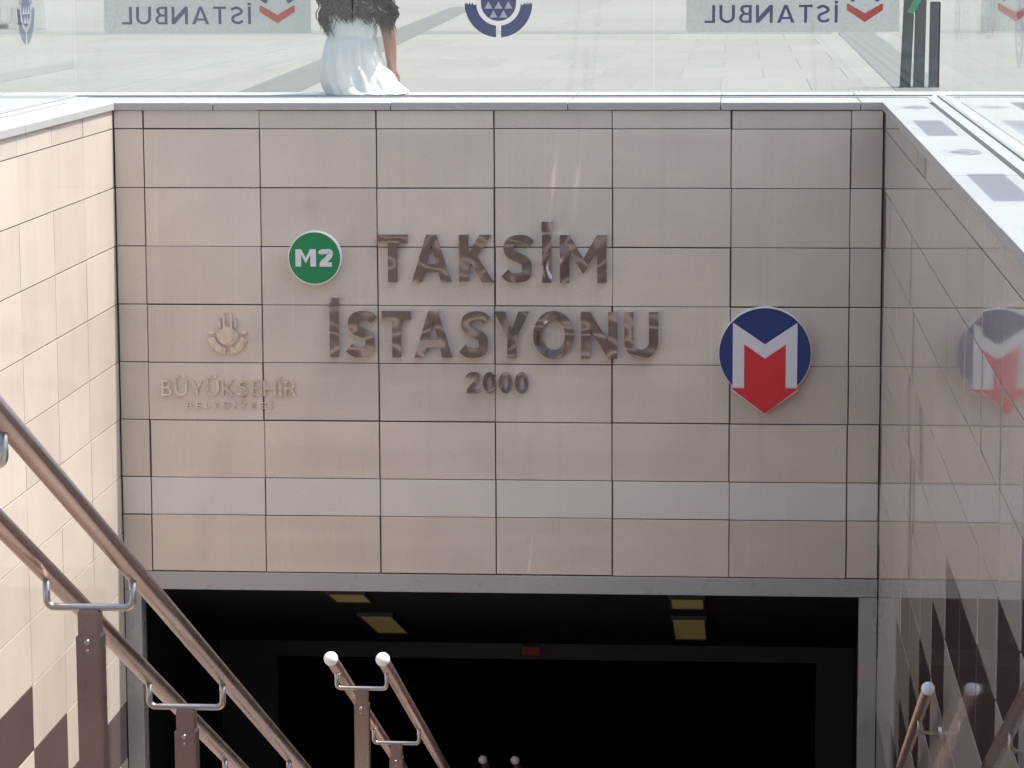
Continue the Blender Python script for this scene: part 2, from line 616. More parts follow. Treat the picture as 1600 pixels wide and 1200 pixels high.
# paving slabs of the part in view
def paving_mesh(a, b, m):
    bm = bmesh.new()
    add_box(bm, (-a / 2, -b / 2, 0), (a / 2, b / 2, .012))
    bmesh.ops.bevel(bm, geom=[e for e in bm.edges if all(v.co.z > .005 for v in e.verts)], offset=.004, segments=1, affect='EDGES')
    me = bpy.data.meshes.new('paving_slab')
    bm.to_mesh(me)
    bm.free()
    me.materials.append(m)
    return me
pm = paving_mesh(.994, 2.994, M['paving'])
far = paving_mesh(3.992, 5.992, M['paving'])
for j in range(9):
    for i in range(22):
        o = obj('paving_slab', pm, None, plaza)
        o.location = (-8.5 + i + (.5 if j % 2 else 0), 13 + j * 3, PLAZA - .006 + rnd.uniform(-.001, .001))
for j in range(8):
    for i in range(12):
        o = obj('paving_slab', far, None, plaza)
        o.location = (-26.5 + i * 4, 41.5 + j * 6, PLAZA - .006 + rnd.uniform(-.001, .001))
def stripe(pts, m='paving_dark', dz=0.):
    bm = bmesh.new()
    z = PLAZA + .012 + dz
    top = [bm.verts.new((x, y, z)) for x, y in pts]
    bot = [bm.verts.new((x, y, z - .008)) for x, y in pts]
    bm.faces.new(top)
    for i in range(len(pts)):
        j = (i + 1) % len(pts)
        bm.faces.new((top[j], top[i], bot[i], bot[j]))
    bmesh.ops.recalc_face_normals(bm, faces=bm.faces[:])
    return obj('paving_stripe', bm, M[m], plaza)
# dark granite courses laid in the plaza
stripe([(-2.05, 13), (-1.4, 13), (-2.45, 36), (-3.75, 64), (-4.4, 64), (-3.12, 36)])
stripe([(4.88, 13), (5.42, 13), (5.66, 38), (5.78, 44), (5.1, 44), (5.0, 38)])
stripe([(-30, 66.4), (-20, 57.5), (-12.2, 47), (-11.2, 42.8), (-10.4, 42.8), (-11.4, 45.4), (-19, 55.0), (-30, 64.4)], 'paving_mid', .004)
stripe([(-12, 39.3), (4.9, 38.9), (4.9, 40.9), (-12, 41.3)], 'paving_mid', -.0035)

# ------------------------------------------------------------------ stairs
stairs = structure(obj('stairs', bmesh.new(), None))
def add_step(x0, x1, y0, y1, z, h):
    bm = bmesh.new()
    add_box(bm, (x0, y0 - .02, z - h), (x1, y1, z))
    bmesh.ops.bevel(bm, geom=[e for e in bm.edges if all(v.co.z > z - .001 for v in e.verts)], offset=.006, segments=2, affect='EDGES')
    obj('step', bm, M['step'], stairs)
def flight(ya, yb, za, zb, n):
    run = (yb - ya) / (n - 1)
    for k in range(1, n):
        z = za + (zb - za) * k / n
        add_step(.004, 3.916, ya + (k - 1) * run, ya + k * run - .003, z, .30)
flight(Y1A, Y1B, PLAZA, LAND1, 12)
flight(Y2A, Y2B, LAND1, LAND2, 14)
flight(Y3A, 5.6, LAND2, -6.78, 14)
for a, b, z in ((Y1B, Y2A, LAND1), (Y2B, Y3A, LAND2), (5.6, 16, -6.78)):
    bm = bmesh.new()
    add_box(bm, (.004, a, z - .3), (3.916, b - .003, z))
    obj('landing', bm, M['step'], stairs)

# ------------------------------------------------------------------ retaining walls: tiles on a grout bed, marble coping
ROW = .301
JY = [-.03 - .668 * k for k in range(0, 17)]           # vertical joints of the side walls
JZ = [-.04, -.135] + [-.135 - ROW * k for k in range(1, 16)]
GAP = .005
BROWN = {}                                              # column -> row index of the brown tile
def is_brown(k, r):
    """column k spans JY[k+1]..JY[k]; rows counted from the coping; brown course steps down with the stairs"""
    if k <= 1: top = 11
    elif 2 <= k <= 6: top = 12 - k
    elif 7 <= k <= 9: top = 5
    else: top = 14 - k
    return r == top

def side_wall(name, label, x_face, sgn):
    """sgn=+1: the face looks towards +X (left wall); -1: right wall"""
    t = thing(name, label, 'wall', (x_face, -5, -2))
    t0 = Vector((x_face, -5, -2))
    def place(o):
        o.location = Vector(o.location) - t0
    b0, b1 = sorted((x_face - sgn * .016, x_face - sgn * .72))
    o = box('grout_bed', (b0, -10.75, -5.3), (b1, -.002, -.045), M['joint'], t)
    place(o)
    # outer face of the parapet on the plaza side
    c0, c1 = sorted((x_face - sgn * .722, x_face - sgn * .76))
    place(box('outer_facing', (c0, -10.75, PLAZA - .2), (c1, 1.05, -.045), M['parapet'], t))
    for k in range(len(JY) - 1):
        ya, yb = JY[k], JY[k + 1]
        if k == 0:
            ya = -.004
        for r in range(len(JZ) - 1):
            za, zb = JZ[r], JZ[r + 1]
            if za < floor_z((ya + yb) / 2) - .15:
                continue
            m = M['brown'] if is_brown(k, r) else M['tile']
            me = slab_mesh(ya - yb - GAP, za - zb - GAP, .018, .0004, m)
            o = obj('tile', me, None, t)
            o.location = (x_face, (ya + yb) / 2, (za + zb) / 2)
            # the face normal (-Y in the mesh) turned to +-X, plus the small setting error of each tile
            o.rotation_euler = (rnd.gauss(0, .0012), 0, (R(90) if sgn > 0 else R(-90)) + rnd.gauss(0, .0014 if sgn > 0 else .0030))
            place(o)
    # coping slabs, inner and outer of the glass
    y = -.014
    while y > -10.7:
        ln = rnd.choice((.9, 1.0, 1.1))
        ye = max(y - ln, -10.75)
        for a, b in ((-.012, .217), (.320, .77)):
            u, v = sorted((x_face + sgn * (-a), x_face - sgn * b))
            o = box('coping_slab', (u, ye + .002, -.04), (v, y - .002, rnd.uniform(-.001, .001)), M['marble'], t, bev=.004)
            place(o)
        y = ye
    return t
left_wall = side_wall('side_wall', 'sunlit cream tiled stair wall with white marble coping, left of the lettered wall', 0, 1)
right_wall = side_wall('side_wall', 'shaded polished stair wall with brown stepped tiles, mirroring the round metro sign', 3.92, -1)

hw = thing('head_wall', 'shaded beige tiled wall above the dark entrance carrying the station lettering', 'wall', (1.96, 0, -2.44))
H0 = Vector((1.96, 0, -2.44))
def hplace(o):
    o.location = Vector(o.location) - H0
    return o
hplace(box('grout_bed', (-.70, .016, -2.44), (4.62, 1.0, -.045), M['joint'], hw))
hplace(box('outer_facing', (-.72, 1.003, PLAZA - .2), (4.64, 1.04, -.045), M['parapet'], hw))
hplace(box('outer_ledge', (-.6, 1.043, PLAZA - .2), (4.5, 1.65, -.46), M['parapet'], hw, bev=.006))
HX = [.002, .155, .755, 1.355, 1.955, 2.555, 3.155, 3.755, 3.917]
HZ = [-.04, -.135] + [-.135 - ROW * k for k in range(1, 7)] + [-2.139, -2.44]
for r in range(len(HZ) - 1):
    for c in range(len(HX) - 1):
        m = M['band'] if r == 7 else M['tile']
        me = slab_mesh(HX[c + 1] - HX[c] - .0065, HZ[r] - HZ[r + 1] - .005, .018, .0015, m)
        o = obj('tile', me, None, hw)
        o.location = ((HX[c] + HX[c + 1]) / 2 + rnd.gauss(0, .0012), 0, (HZ[r] + HZ[r + 1]) / 2 + rnd.gauss(0, .0011))
        o.rotation_euler = (rnd.gauss(0, .0012), rnd.gauss(0, .0009), rnd.gauss(0, .0012))
        hplace(o)
cx = [-.77, -.30, .52, 1.43, 2.33, 3.10, 3.80, 4.30, 4.69]
for a, b in zip(cx, cx[1:]):
    for y0, y1 in ((-.012, .432), (.517, 1.06)):
        hplace(box('coping_slab', (a + .002, y0, -.04), (b - .002, y1, rnd.uniform(-.001, .001)), M['marble'], hw, bev=.004))

# ------------------------------------------------------------------ glass balustrades
def emblem_shapes():
    """municipal roundel: two lower crescents, a disc with a dome line, white triangles, minarets (centre 0,0, radius .177)"""
    sh = []
    for s in (-1, 1):
        out = []
        inn = []
        for k in range(19):
            a = R(-90 + 4.2 + k * (91 - 4.2) / 18)
            out.append((s * .177 * math.cos(a), .177 * math.sin(a)))
        for k in range(19):
            a = R(-90 + 6.5 + k * (88 - 6.5) / 18)
            inn.append((s * .116 * math.cos(a), .116 * math.sin(a)))
        # crenellated upper edge
        cr = [(s * x, z) for x, z in ((.170, -.006), (.165, .008), (.158, -.008), (.150, .006), (.144, -.010), (.136, .004), (.129, -.010))]
        sh.append(('navy', out + cr + inn[::-1]))
    disc = [(.092 * math.cos(R(a)), .092 * math.sin(R(a))) for a in range(180, 361, 12)]
    dome = [(.092, .02), (.075, .045), (.05, .075), (.022, .095), (0, .13), (-.022, .095), (-.05, .075), (-.075, .045), (-.092, .02)]
    sh.append(('navy', disc + dome))
    for x in (-.125, -.105, .105, .125):
        h = .2 if abs(x) < .11 else .15
        sh.append(('navy', [(x - .005, .02), (x + .005, .02), (x + .004, h - .03), (x, h), (x - .004, h - .03)]))
    for row, zs in (((-.052, 0, .052), -.028), ((-.026, .026), -.074)):
        for x in row:
            sh.append(('white', [(x - .021, zs), (x + .021, zs), (x, zs + .038)]))
    return sh

def thin(bm, pts, y0, y1, tf):
    a = [bm.verts.new(tf(x, y0, z)) for x, z in pts]
    b = [bm.verts.new(tf(x, y1, z)) for x, z in pts]
    bm.faces.new(a)
    bm.faces.new(b[::-1])
    n = len(pts)
    for i in range(n):
        j = (i + 1) % n
        bm.faces.new((a[j], a[i], b[i], b[j]))

def emblem(parent, tf, cx_, cz_, off, faded=False):
    for col, pts in emblem_shapes():
        bm = bmesh.new()
        o0 = off + .0016 if col == 'navy' else off
        thin(bm, [(cx_ + x, cz_ + z) for x, z in pts], o0, o0 + .0008, tf)
        bmesh.ops.recalc_face_normals(bm, faces=bm.faces[:])
        bmesh.ops.triangulate(bm, faces=bm.faces[:])
        obj('emblem_piece' if col == 'navy' else 'emblem_triangle', bm, M['film_navy'] if col == 'navy' else M['film_white'], parent)

def logo(parent, tf, c, off, faded):
    """grey film with the mirrored word and arrow mark; read from the plaza side"""
    bm = bmesh.new()
    thin(bm, [(c - .549, .334), (c + .549, .334), (c + .549, .623), (c - .549, .623)], off + .0016, off + .0022, tf)
    bmesh.ops.recalc_face_normals(bm, faces=bm.faces[:])
    obj('film_panel', bm, M['film'], parent)
    o1 = off
    X0, X1 = c - .453, c + .234
    ink = M['film_navy_faded'] if faded else M['film_navy']
    for it in layout('İSTANBUL', X0, X1, .382, .474, .145, gap=.2):
        bm = bmesh.new()
        letter_bm(bm, it, .145, o1, o1 + .0006, .382, tf=lambda X, Y, Z: tf(X0 + X1 - X, Y, Z))
        obj('letter', bm, ink, parent)
    # legs of the arrow mark above the chevron
    for s in (-1, 1):
        bm = bmesh.new()
        thin(bm, [(c + .372 + s * .062, .487), (c + .372 + s * .093, .51), (c + .372 + s * .093, .60), (c + .372 + s * .05, .60), (c + .372 + s * .05, .497)], o1, o1 + .0006, tf)
        bmesh.ops.recalc_face_normals(bm, faces=bm.faces[:])
        obj('arrow_leg', bm, ink, parent)
    bm = bmesh.new()
    q = c + .372
    thin(bm, [(q - .093, .446), (q, .385), (q + .093, .446), (q + .093, .479), (q + .085, .479), (q, .430), (q - .085, .479), (q - .093, .479)], o1, o1 + .0006, tf)
    bmesh.ops.recalc_face_normals(bm, faces=bm.faces[:])
    obj('chevron', bm, M['film_red_faded'] if faded else M['film_red'], parent)

def pane(parent, lo, hi, name='pane'):
    return box(name, lo, hi, M['glass'], parent, bev=.0015)

fb = thing('glass_balustrade', 'glass balustrade along the top of the lettered wall, with mirrored lettering and blue emblem', 'balustrade', (1.96, .506, 0))
F0 = Vector((1.96, .506, 0))
def to_front(x, y, z):
    return Vector((x, .506 + y, z)) - F0
o = box('base_channel', (-.215, .436, -.038), (4.135, .513, .004), M['edge'], fb, bev=.002)
o.location = -F0
box('gasket', (-.29, .488, .0045), (4.19, .4995, .0115), M['gasket'], fb, bev=.002).location = -F0
px = [-.30, 1.175, 2.751, 4.217]
for i in range(3):
    p = pane(fb, (px[i] + .004, .5005, .003), (px[i + 1] - .004, .5115, 1.10))
    p.location = -F0
    tf = lambda x, y, z: (x, .512 + y, z)
    if i == 0:
        logo(p, tf, .405, .0004, True)
    elif i == 1:
        emblem(p, tf, 1.940, .487, .0004)
    else:
        logo(p, tf, 3.465, .0004, False)

def side_balustrade(label, xg, sgn):
    """sgn +1: plaza side is +X (right balustrade)"""
    t = thing('glass_balustrade', label, 'balustrade', (xg, -5, 0))
    t0 = Vector((xg, -5, 0))
    u, v = sorted((xg - sgn * .066, xg + sgn * .013))
    o = box('base_channel', (u, -10.7, -.038), (v, .43, .004), M['edge'], t, bev=.002)
    o.location = -t0
    u, v = sorted((xg - sgn * .0115, xg - sgn * .0002))
    box('gasket', (u, -10.7, .0045), (v, .485, .0115), M['gasket'], t, bev=.002).location = -t0
    ys = [.49, -1.257, -2.86, -4.46, -6.06, -7.66, -9.26, -10.7]
    for i in range(7):
        u, v = sorted((xg + sgn * .0005, xg + sgn * .0115))
        p = pane(t, (u, ys[i + 1] + .004, .003), (v, ys[i] - .004, 1.10))
        p.location = -t0
        # along-wall coordinate grows to the reader's right as seen from inside the pit
        tf = lambda a, b, z: (xg + sgn * (.012 + b), -a * sgn, z)
        c = (-.5, -2.13, -3.66, -5.27, -6.83, -8.45, -10.0)[i]
        if i % 2 == 0:
            emblem(p, tf, -c * sgn, .487, .0004)
        else:
            logo(p, tf, -c * sgn, .0004, False)
    return t
side_balustrade('glass balustrade on the shaded right-hand wall, its stickers casting shadows on the coping', 4.222, 1)
side_balustrade('glass balustrade on the sunlit left-hand wall, with a narrow blue emblem', -.30, -1)

# ------------------------------------------------------------------ entrance frame and tunnel
fr = thing('entrance_frame', 'grey metal frame around the dark station entrance', 'frame', (1.96, 0, -4.69))
E0 = Vector((1.96, 0, -4.69))
box('lintel', (.003, -.006, -2.536), (3.917, .12, -2.443), M['frame'], fr, bev=.003).location = -E0
box('jamb', (.003, -.004, -4.69), (.090, .12, -2.539), M['frame'], fr, bev=.003).location = -E0
box('jamb', (3.826, -.004, -4.69), (3.917, .12, -2.539), M['frame'], fr, bev=.003).location = -E0

tn = structure(obj('tunnel', bmesh.new(), None))
def poly_obj(name, pts, m, parent):
    bm = bmesh.new()
    bm.faces.new([bm.verts.new(p) for p in pts])
    return obj(name, bm, m, parent)
CZ = lambda y: -2.54 - .35 * (y - .12)
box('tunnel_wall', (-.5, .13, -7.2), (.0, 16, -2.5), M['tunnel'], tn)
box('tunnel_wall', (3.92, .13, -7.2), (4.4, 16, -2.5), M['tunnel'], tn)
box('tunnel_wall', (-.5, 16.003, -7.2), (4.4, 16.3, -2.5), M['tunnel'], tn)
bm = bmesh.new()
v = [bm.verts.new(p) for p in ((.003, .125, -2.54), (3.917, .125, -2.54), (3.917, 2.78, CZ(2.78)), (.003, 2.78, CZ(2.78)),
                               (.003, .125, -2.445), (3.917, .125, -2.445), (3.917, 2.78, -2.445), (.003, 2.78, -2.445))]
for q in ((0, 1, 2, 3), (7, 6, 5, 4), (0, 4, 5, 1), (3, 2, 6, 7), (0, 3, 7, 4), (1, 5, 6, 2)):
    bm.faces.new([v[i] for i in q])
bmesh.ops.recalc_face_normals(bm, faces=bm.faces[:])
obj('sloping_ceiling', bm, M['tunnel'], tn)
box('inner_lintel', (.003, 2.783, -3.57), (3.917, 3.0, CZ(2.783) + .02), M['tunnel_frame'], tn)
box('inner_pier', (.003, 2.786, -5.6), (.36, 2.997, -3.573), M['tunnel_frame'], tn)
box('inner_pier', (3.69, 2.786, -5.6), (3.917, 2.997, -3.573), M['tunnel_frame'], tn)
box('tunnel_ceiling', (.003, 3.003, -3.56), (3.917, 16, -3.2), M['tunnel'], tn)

def ceiling_light(label, x0, x1, y0, y1):
    yc = (y0 + y1) / 2
    t = thing('ceiling_light', label, 'ceiling light', ((x0 + x1) / 2, yc, CZ(yc)), group='yellowed light panels in the entrance ceiling')
    t.rotation_euler = (-math.atan(.35), 0, 0)
    L = (y1 - y0) / math.cos(math.atan(.35))
    W = x1 - x0
    bm = bmesh.new()
    for lo, hi in (((-W / 2 - .012, -L / 2 - .012, -.02), (-W / 2, L / 2 + .012, .01)), ((W / 2, -L / 2 - .012, -.02), (W / 2 + .012, L / 2 + .012, .01)),
                   ((-W / 2, -L / 2 - .012, -.02), (W / 2, -L / 2, .01)), ((-W / 2, L / 2, -.02), (W / 2, L / 2 + .012, .01))):
        add_box(bm, lo, hi)
    obj('housing', bm, M['tunnel_frame'], t)
    box('diffuser', (-W / 2 + .001, -L / 2 + .001, -.014), (W / 2 - .001, L / 2 - .001, .005), M['lamp'], t, bev=.002)
ceiling_light('dim yellow ceiling light just under the lintel, on the left', 1.03, 1.22, .30, .66)
ceiling_light('slanted yellow ceiling light on the left, farther inside the entrance', 1.07, 1.25, 1.28, 2.15)
ceiling_light('dim yellow ceiling light just under the lintel, on the right', 2.85, 3.02, .34, .78)
ceiling_light('squarish yellow ceiling light on the right, farther inside the entrance', 2.84, 3.02, 1.25, 2.28)
t = thing('hanging_sign', 'tiny dim red sign on the inner lintel of the dark tunnel', 'sign', (1.94, 2.78, -3.52))
box('sign_plate', (-.055, -.02, -.02), (.055, .0, .03), M['exit_red'], t, bev=.003)
box('sign_edge', (-.055, -.021, .032), (.055, 0, .04), M['tunnel_frame'], t)

# ------------------------------------------------------------------ handrails
SLOPE = .468
RADR = .0215
def double_rail(label, y0, y1, zc, yref, post_ys, ball_top):
    """pair of sloping tubes on posts with U brackets; zc = axis height at yref"""
    X = (1.767, 1.951)
    zz = lambda y: zc - SLOPE * (y - yref)
    base = Vector((1.859, (y0 + y1) / 2, floor_z((y0 + y1) / 2)))
    t = thing('handrail', label, 'handrail', base)
    for x in X:
        bm = bmesh.new()
        tube(bm, [(x, y0, zz(y0)), (x, y1, zz(y1))], RADR, 20)
        o = obj('rail', bm, M['steel'], t, True)
        o.location = -base
        for y in (y0, y1):
            bm = bmesh.new()
            ball(bm, (x, y, zz(y)), RADR + .004)
            o2 = obj('end_cap', bm, M['cap'], o, True)
    for y in post_ys:
        fz = floor_z(y) - .12
        zb = zz(y) - .078
        bm = bmesh.new()
        add_box(bm, (1.859 - .026, y - .026, fz), (1.859 + .026, y + .026, zb - .055))
        bmesh.ops.bevel(bm, geom=bm.edges[:], offset=.003, segments=2, affect='EDGES')
        p = obj('post', bm, M['steel'], t)
        p.location = -base
        bm = bmesh.new()
        add_box(bm, (1.859 - .022, y - .022, zb - .075), (1.859 + .022, y + .022, zb - .004))
        bmesh.ops.bevel(bm, geom=bm.edges[:], offset=.003, segments=2, affect='EDGES')
        obj('post_head', bm, M['steel'], p)
        for dz, rb in ((-.068, .0062), (-.086, .004)):
            bm = bmesh.new()
            bmesh.ops.create_uvsphere(bm, u_segments=12, v_segments=8, radius=rb, matrix=Matrix.Translation((1.857, y - .0255, zb + dz)) @ Matrix.Diagonal((1, .6, 1, 1)))
            obj('bolt', bm, M['bar'], p, True)
        pts = []
        zt = zz(y) - .016
        c = .016
        for k in range(7):
            a = R(180 + k * 15)
            pts.append((X[0] + .002 + c + c * math.cos(a), y, zb + c + c * math.sin(a)))
        pts = [(X[0] + .002, y, zt)] + pts
        for k in range(7):
            a = R(270 + k * 15)
            pts.append((X[1] - .002 - c + c * math.cos(a), y, zb + c + c * math.sin(a)))
        pts.append((X[1] - .002, y, zt))
        bm = bmesh.new()
        tube(bm, pts, .0078, 12)
        o = obj('bracket', bm, M['bar'], t, True)
        o.location = -base
    return t
double_rail('long twin steel handrail on posts crossing the sunlit wall at the left', -10.9, -6.62, -.49, -9.05, (-10.07, -9.05, -8.03, -7.01), True)
double_rail('twin steel handrail with two white ball ends rising before the dark entrance', -4.85, -.42, -1.704, -4.85, (-4.72, -3.68, -2.64, -1.60, -.56), True)
double_rail('farthest twin handrail inside the tunnel, only its two small white ball ends showing', 1.28, 5.5, -3.79, 1.28, (1.41, 2.45, 3.49, 4.53), True)

def wall_rail(label, y0, y1, z0, ys):
    X = 3.846
    zz = lambda y: z0 - SLOPE * (y - y0)
    base = Vector((3.92, (y0 + y1) / 2, zz((y0 + y1) / 2)))
    t = thing('wall_handrail', label, 'handrail', base)
    bm = bmesh.new()
    tube(bm, [(X, y0, zz(y0)), (X, y1, zz(y1))], .02, 20)
    o = obj('rail', bm, M['steel'], t, True)
    o.location = -base
    for y in (y0, y1):
        bm = bmesh.new()
        ball(bm, (X, y, zz(y)), .0235)
        obj('end_cap', bm, M['cap'], o, True)
    for y in ys:
        bm = bmesh.new()
        z = zz(y)
        tube(bm, [(X, y, z - .015), (X, y, z - .055), (X + .012, y, z - .066), (3.921, y, z - .068)], .006, 10)
        b = obj('bracket', bm, M['bar'], t, True)
        b.location = -base
        bm = bmesh.new()
        tube(bm, [(3.914, y, z - .068), (3.921, y, z - .068)], .024, 18)
        obj('flange', bm, M['bar'], b)
    return t
wall_rail('wall-mounted handrail in the lower right corner, on the shaded wall', -10.9, -6.62, -.94 + SLOPE * (10.9 - 8.25), (-10.4, -9.2, -7.95, -6.9))
wall_rail('wall-mounted handrail with one white ball end beside the brown spikes of the shaded wall', -5.0, -.42, -1.743, (-4.55, -3.4, -2.2, -1.0))

# ------------------------------------------------------------------ signs and lettering on the head wall
def circle(r, n=72, cx=0, cz=0):
    return [(cx + r * math.cos(2 * math.pi * k / n), cz + r * math.sin(2 * math.pi * k / n)) for k in range(n)]

t = thing('metro_sign', 'round blue sign with white M and red downward arrow, on the beige tiles', 'sign', (3.332, 0, -1.268))
rad = .232
pts = []
a0 = math.atan2(-.178, .165)
for k in range(64):
    a = a0 + (2 * math.pi - (math.pi - 2 * abs(a0)) * 1.0) * 0 + k * (math.pi + 2 * abs(a0)) / 63
    pts.append(((rad + .003) * math.cos(a), (rad + .003) * math.sin(a)))
body = pts + [(-.174, -.186), (0, -.311), (.174, -.186)]
prism('sign_body', body, -.055, .001, M['white'], t)
disc = [(x * .985, z * .985) for x, z in pts]
prism('blue_disc', disc, -.0570, -.0545, M['navy'], t)
mp = [(-.163, .158), (0, .047), (.163, .158), (.163, -.172), (.105, -.172), (.105, .047), (0, -.026), (-.105, .047), (-.105, -.172), (-.163, -.172)]
prism('letter_m', mp, -.0592, -.0568, M['white_face'], t)
ar = [(-.105, .047), (0, -.026), (.105, .047), (.105, -.178), (.172, -.178), (0, -.308), (-.172, -.178), (-.105, -.178)]
ar = [(x * .995, z) for x, z in ar]
prism('red_arrow', ar, -.0604, -.0566, M['red'], t)

t = thing('line_sign', 'small round green sign reading M2 beside the station name', 'sign', (1.037, 0, -.790))
prism('sign_body', circle(.137), -.050, .001, M['white'], t)
prism('green_face', circle(.1315), -.0520, -.0495, M['green'], t)
for it in layout('M2', -.098, .095, -.044, .045, .27, gap=.09):
    bm = bmesh.new()
    letter_bm(bm, it, .27, -.0545, -.0515, -.044)
    obj('letter', bm, M['white_face'], t)

def lettering(name, label, text, x0, x1, z0, z1, bold, depth, gap=.1, kern={}, m='mirror'):
    t = thing(name, label, 'lettering', ((x0 + x1) / 2, 0, z0))
    for it in layout(text, x0, x1, z0, z1, bold, gap, kern):
        bm = bmesh.new()
        letter_bm(bm, it, bold, -depth, .001, z0)
        o = obj('letter', bm, M[m], t)
        o.location = (-(x0 + x1) / 2, 0, -z0)
        o.rotation_euler = (0, 0, 0)
    return t
lettering('station_lettering', 'large mirror steel letters TAKSİM on the beige tiles', 'TAKSİM', 1.357, 2.528, -.914, -.671, .2, .03, .16, {'TA': -.08})
lettering('station_lettering', 'large mirror steel letters İSTASYONU below the word TAKSİM', 'İSTASYONU', 1.104, 2.790, -1.302, -1.063, .2, .03, .15, {'TA': -.08, 'SY': -.05, 'YO': -.06, 'ST': -.03})
lettering('year_numerals', 'small mirror steel numerals 2000 below the station name', '2000', 1.804, 2.126, -1.486, -1.378, .19, .02, .12)
lettering('municipal_lettering', 'faint steel letters BÜYÜKŞEHİR at the left of the wall', 'BÜYÜKŞEHİR', .222, .925, -1.512, -1.430, .14, .010, .17, m='satin')
lettering('municipal_lettering', 'tiny faint steel letters BELEDİYESİ under the word BÜYÜKŞEHİR', 'BELEDİYESİ', .35, .80, -1.578, -1.546, .14, .006, .35, m='satin')
t = thing('municipal_emblem', 'faint steel roundel with minarets above the word BÜYÜKŞEHİR', 'emblem', (.575, 0, -1.19))
k = .60
for s in (-1, 1):
    out = [(s * .177 * k * math.cos(R(a)), .177 * k * math.sin(R(a))) for a in range(-84, -9, 5)]
    inn = [(s * .118 * k * math.cos(R(a)), .118 * k * math.sin(R(a))) for a in range(-80, -9, 5)]
    prism('crescent', out + inn[::-1], -.012, .001, M['satin'], t)
    for x, h in ((.018, .112), (.042, .082)):
        prism('minaret', [(s * x - .006, .03), (s * x + .006, .03), (s * x + .005, h - .012), (s * x, h), (s * x - .005, h - .012)], -.012, .001, M['satin'], t)
    bm = bmesh.new()
    add_box(bm, (s * .085 - .016, -.011, -.004), (s * .085 + .016, .001, .014))
    bmesh.ops.bevel(bm, geom=bm.edges[:], offset=.002, segments=1, affect='EDGES')
    obj('side_block', bm, M['satin'], t)
dm = [(.095 * k * math.cos(R(a)), .095 * k * math.sin(R(a))) for a in range(180, 361, 12)] + [(.04, .018), (.02, .034), (0, .042), (-.02, .034), (-.04, .018)]
prism('dome', dm, -.014, .001, M['satin'], t)

# ------------------------------------------------------------------ person sitting on the outer coping
PX, PY = 1.132, .80
person = thing('person', 'seated person with long dark curly hair in a white dress, behind the glass', 'person', (PX, PY, 0))
def skin_body():
    V, E, Rd = [], [], []
    def add(p, r, link=None):
        V.append(p)
        Rd.append(r if isinstance(r, tuple) else (r, r))
        if link is not None:
            E.append((link, len(V) - 1))
        return len(V) - 1
    pel = add((0, 0, .10), (.13, .11))
    wai = add((0, .0, .26), (.105, .085), pel)
    che = add((0, .0, .42), (.12, .095), wai)
    sho = add((0, .0, .53), (.10, .07), che)
    nk = add((0, .01, .60), (.05, .05), sho)
    nk2 = add((0, .02, .65), (.048, .05), nk)
    hd = add((0, .035, .72), (.072, .088), nk2)
    hd2 = add((0, .03, .79), (.074, .09), hd)
    add((0, .03, .84), (.045, .055), hd2)
    nose = add((0, .12, .735), (.016, .018), hd)
    for s in (-1, 1):
        add((s * .075, .02, .735), (.012, .022), hd)
    for s in (-1, 1):
        a = add((s * (.15 if s > 0 else .125), .0 if s > 0 else .03, .535), (.052, .05), sho)
        if s > 0:
            b = add((.205, -.03, .31), (.040, .040), a)
            c = add((.203, .05, .20), (.034, .034), b)
            d = add((.200, .11, .125), (.025, .022), c)
            dirs = Vector((-.02, .7, -.25)).normalized()
        else:
            b = add((-.125, .16, .34), (.036, .036), a)
            c = add((-.10, .25, .27), (.034, .034), b)
            d = add((-.06, .30, .215), (.025, .022), c)
            dirs = Vector((.6, .7, -.12)).normalized()
        pc = Vector(V[d]) + dirs * .05
        pm_ = add(tuple(pc), (.030, .016), d)
        side = dirs.cross(Vector((0, 0, 1))).normalized()
        for k, (off, ln) in enumerate(((-.027, .062), (-.009, .072), (.009, .068), (.027, .054))):
            p1 = pc + side * off + dirs * .035
            f1 = add(tuple(p1), (.0085, .0085), pm_)
            p2 = p1 + dirs * ln * .5 + Vector((0, 0, -.008))
            f2 = add(tuple(p2), (.008, .008), f1)
            add(tuple(p2 + dirs * ln * .45 + Vector((0, 0, -.02))), (.0068, .0068), f2)
        th = pc - dirs * .025 - side * .032 * s
        t1 = add(tuple(th), (.011, .011), d)
        add(tuple(th + dirs * .035 - side * .016 * s), (.009, .009), t1)
        h = add((s * .085, .10, .09), (.085, .08), pel)
        kn = add((s * .09, .43, .075), (.058, .058), h)
        cf = add((s * .09, .44, -.14), (.052, .052), kn)
        an = add((s * .09, .42, -.38), (.034, .034), cf)
        fo = add((s * .095, .46, -.425), (.038, .028), an)
        add((s * .10, .58, -.437), (.032, .018), fo)
    me = bpy.data.meshes.new('body')
    me.from_pydata(V, E, [])
    o = obj('body_source', me, M['skin'])
    md = o.modifiers.new('skin', 'SKIN')
    md.use_smooth_shade = True
    for i, sv in enumerate(me.skin_vertices[0].data):
        sv.radius = Rd[i]
        sv.use_root = (i == 0)
    o.modifiers.new('sub', 'SUBSURF').levels = 2
    dg = bpy.context.evaluated_depsgraph_get()
    ne = bpy.data.meshes.new_from_object(o.evaluated_get(dg))
    bpy.data.objects.remove(o)
    ne.name = 'body'
    return ne
body = obj('body', skin_body(), M['skin'], person, True)
for s in (-1, 1):
    bm = bmesh.new()
    ball(bm, (s * .032, .112, .765), .012, 12)
    obj('eye', bm, M['eye'], body, True)

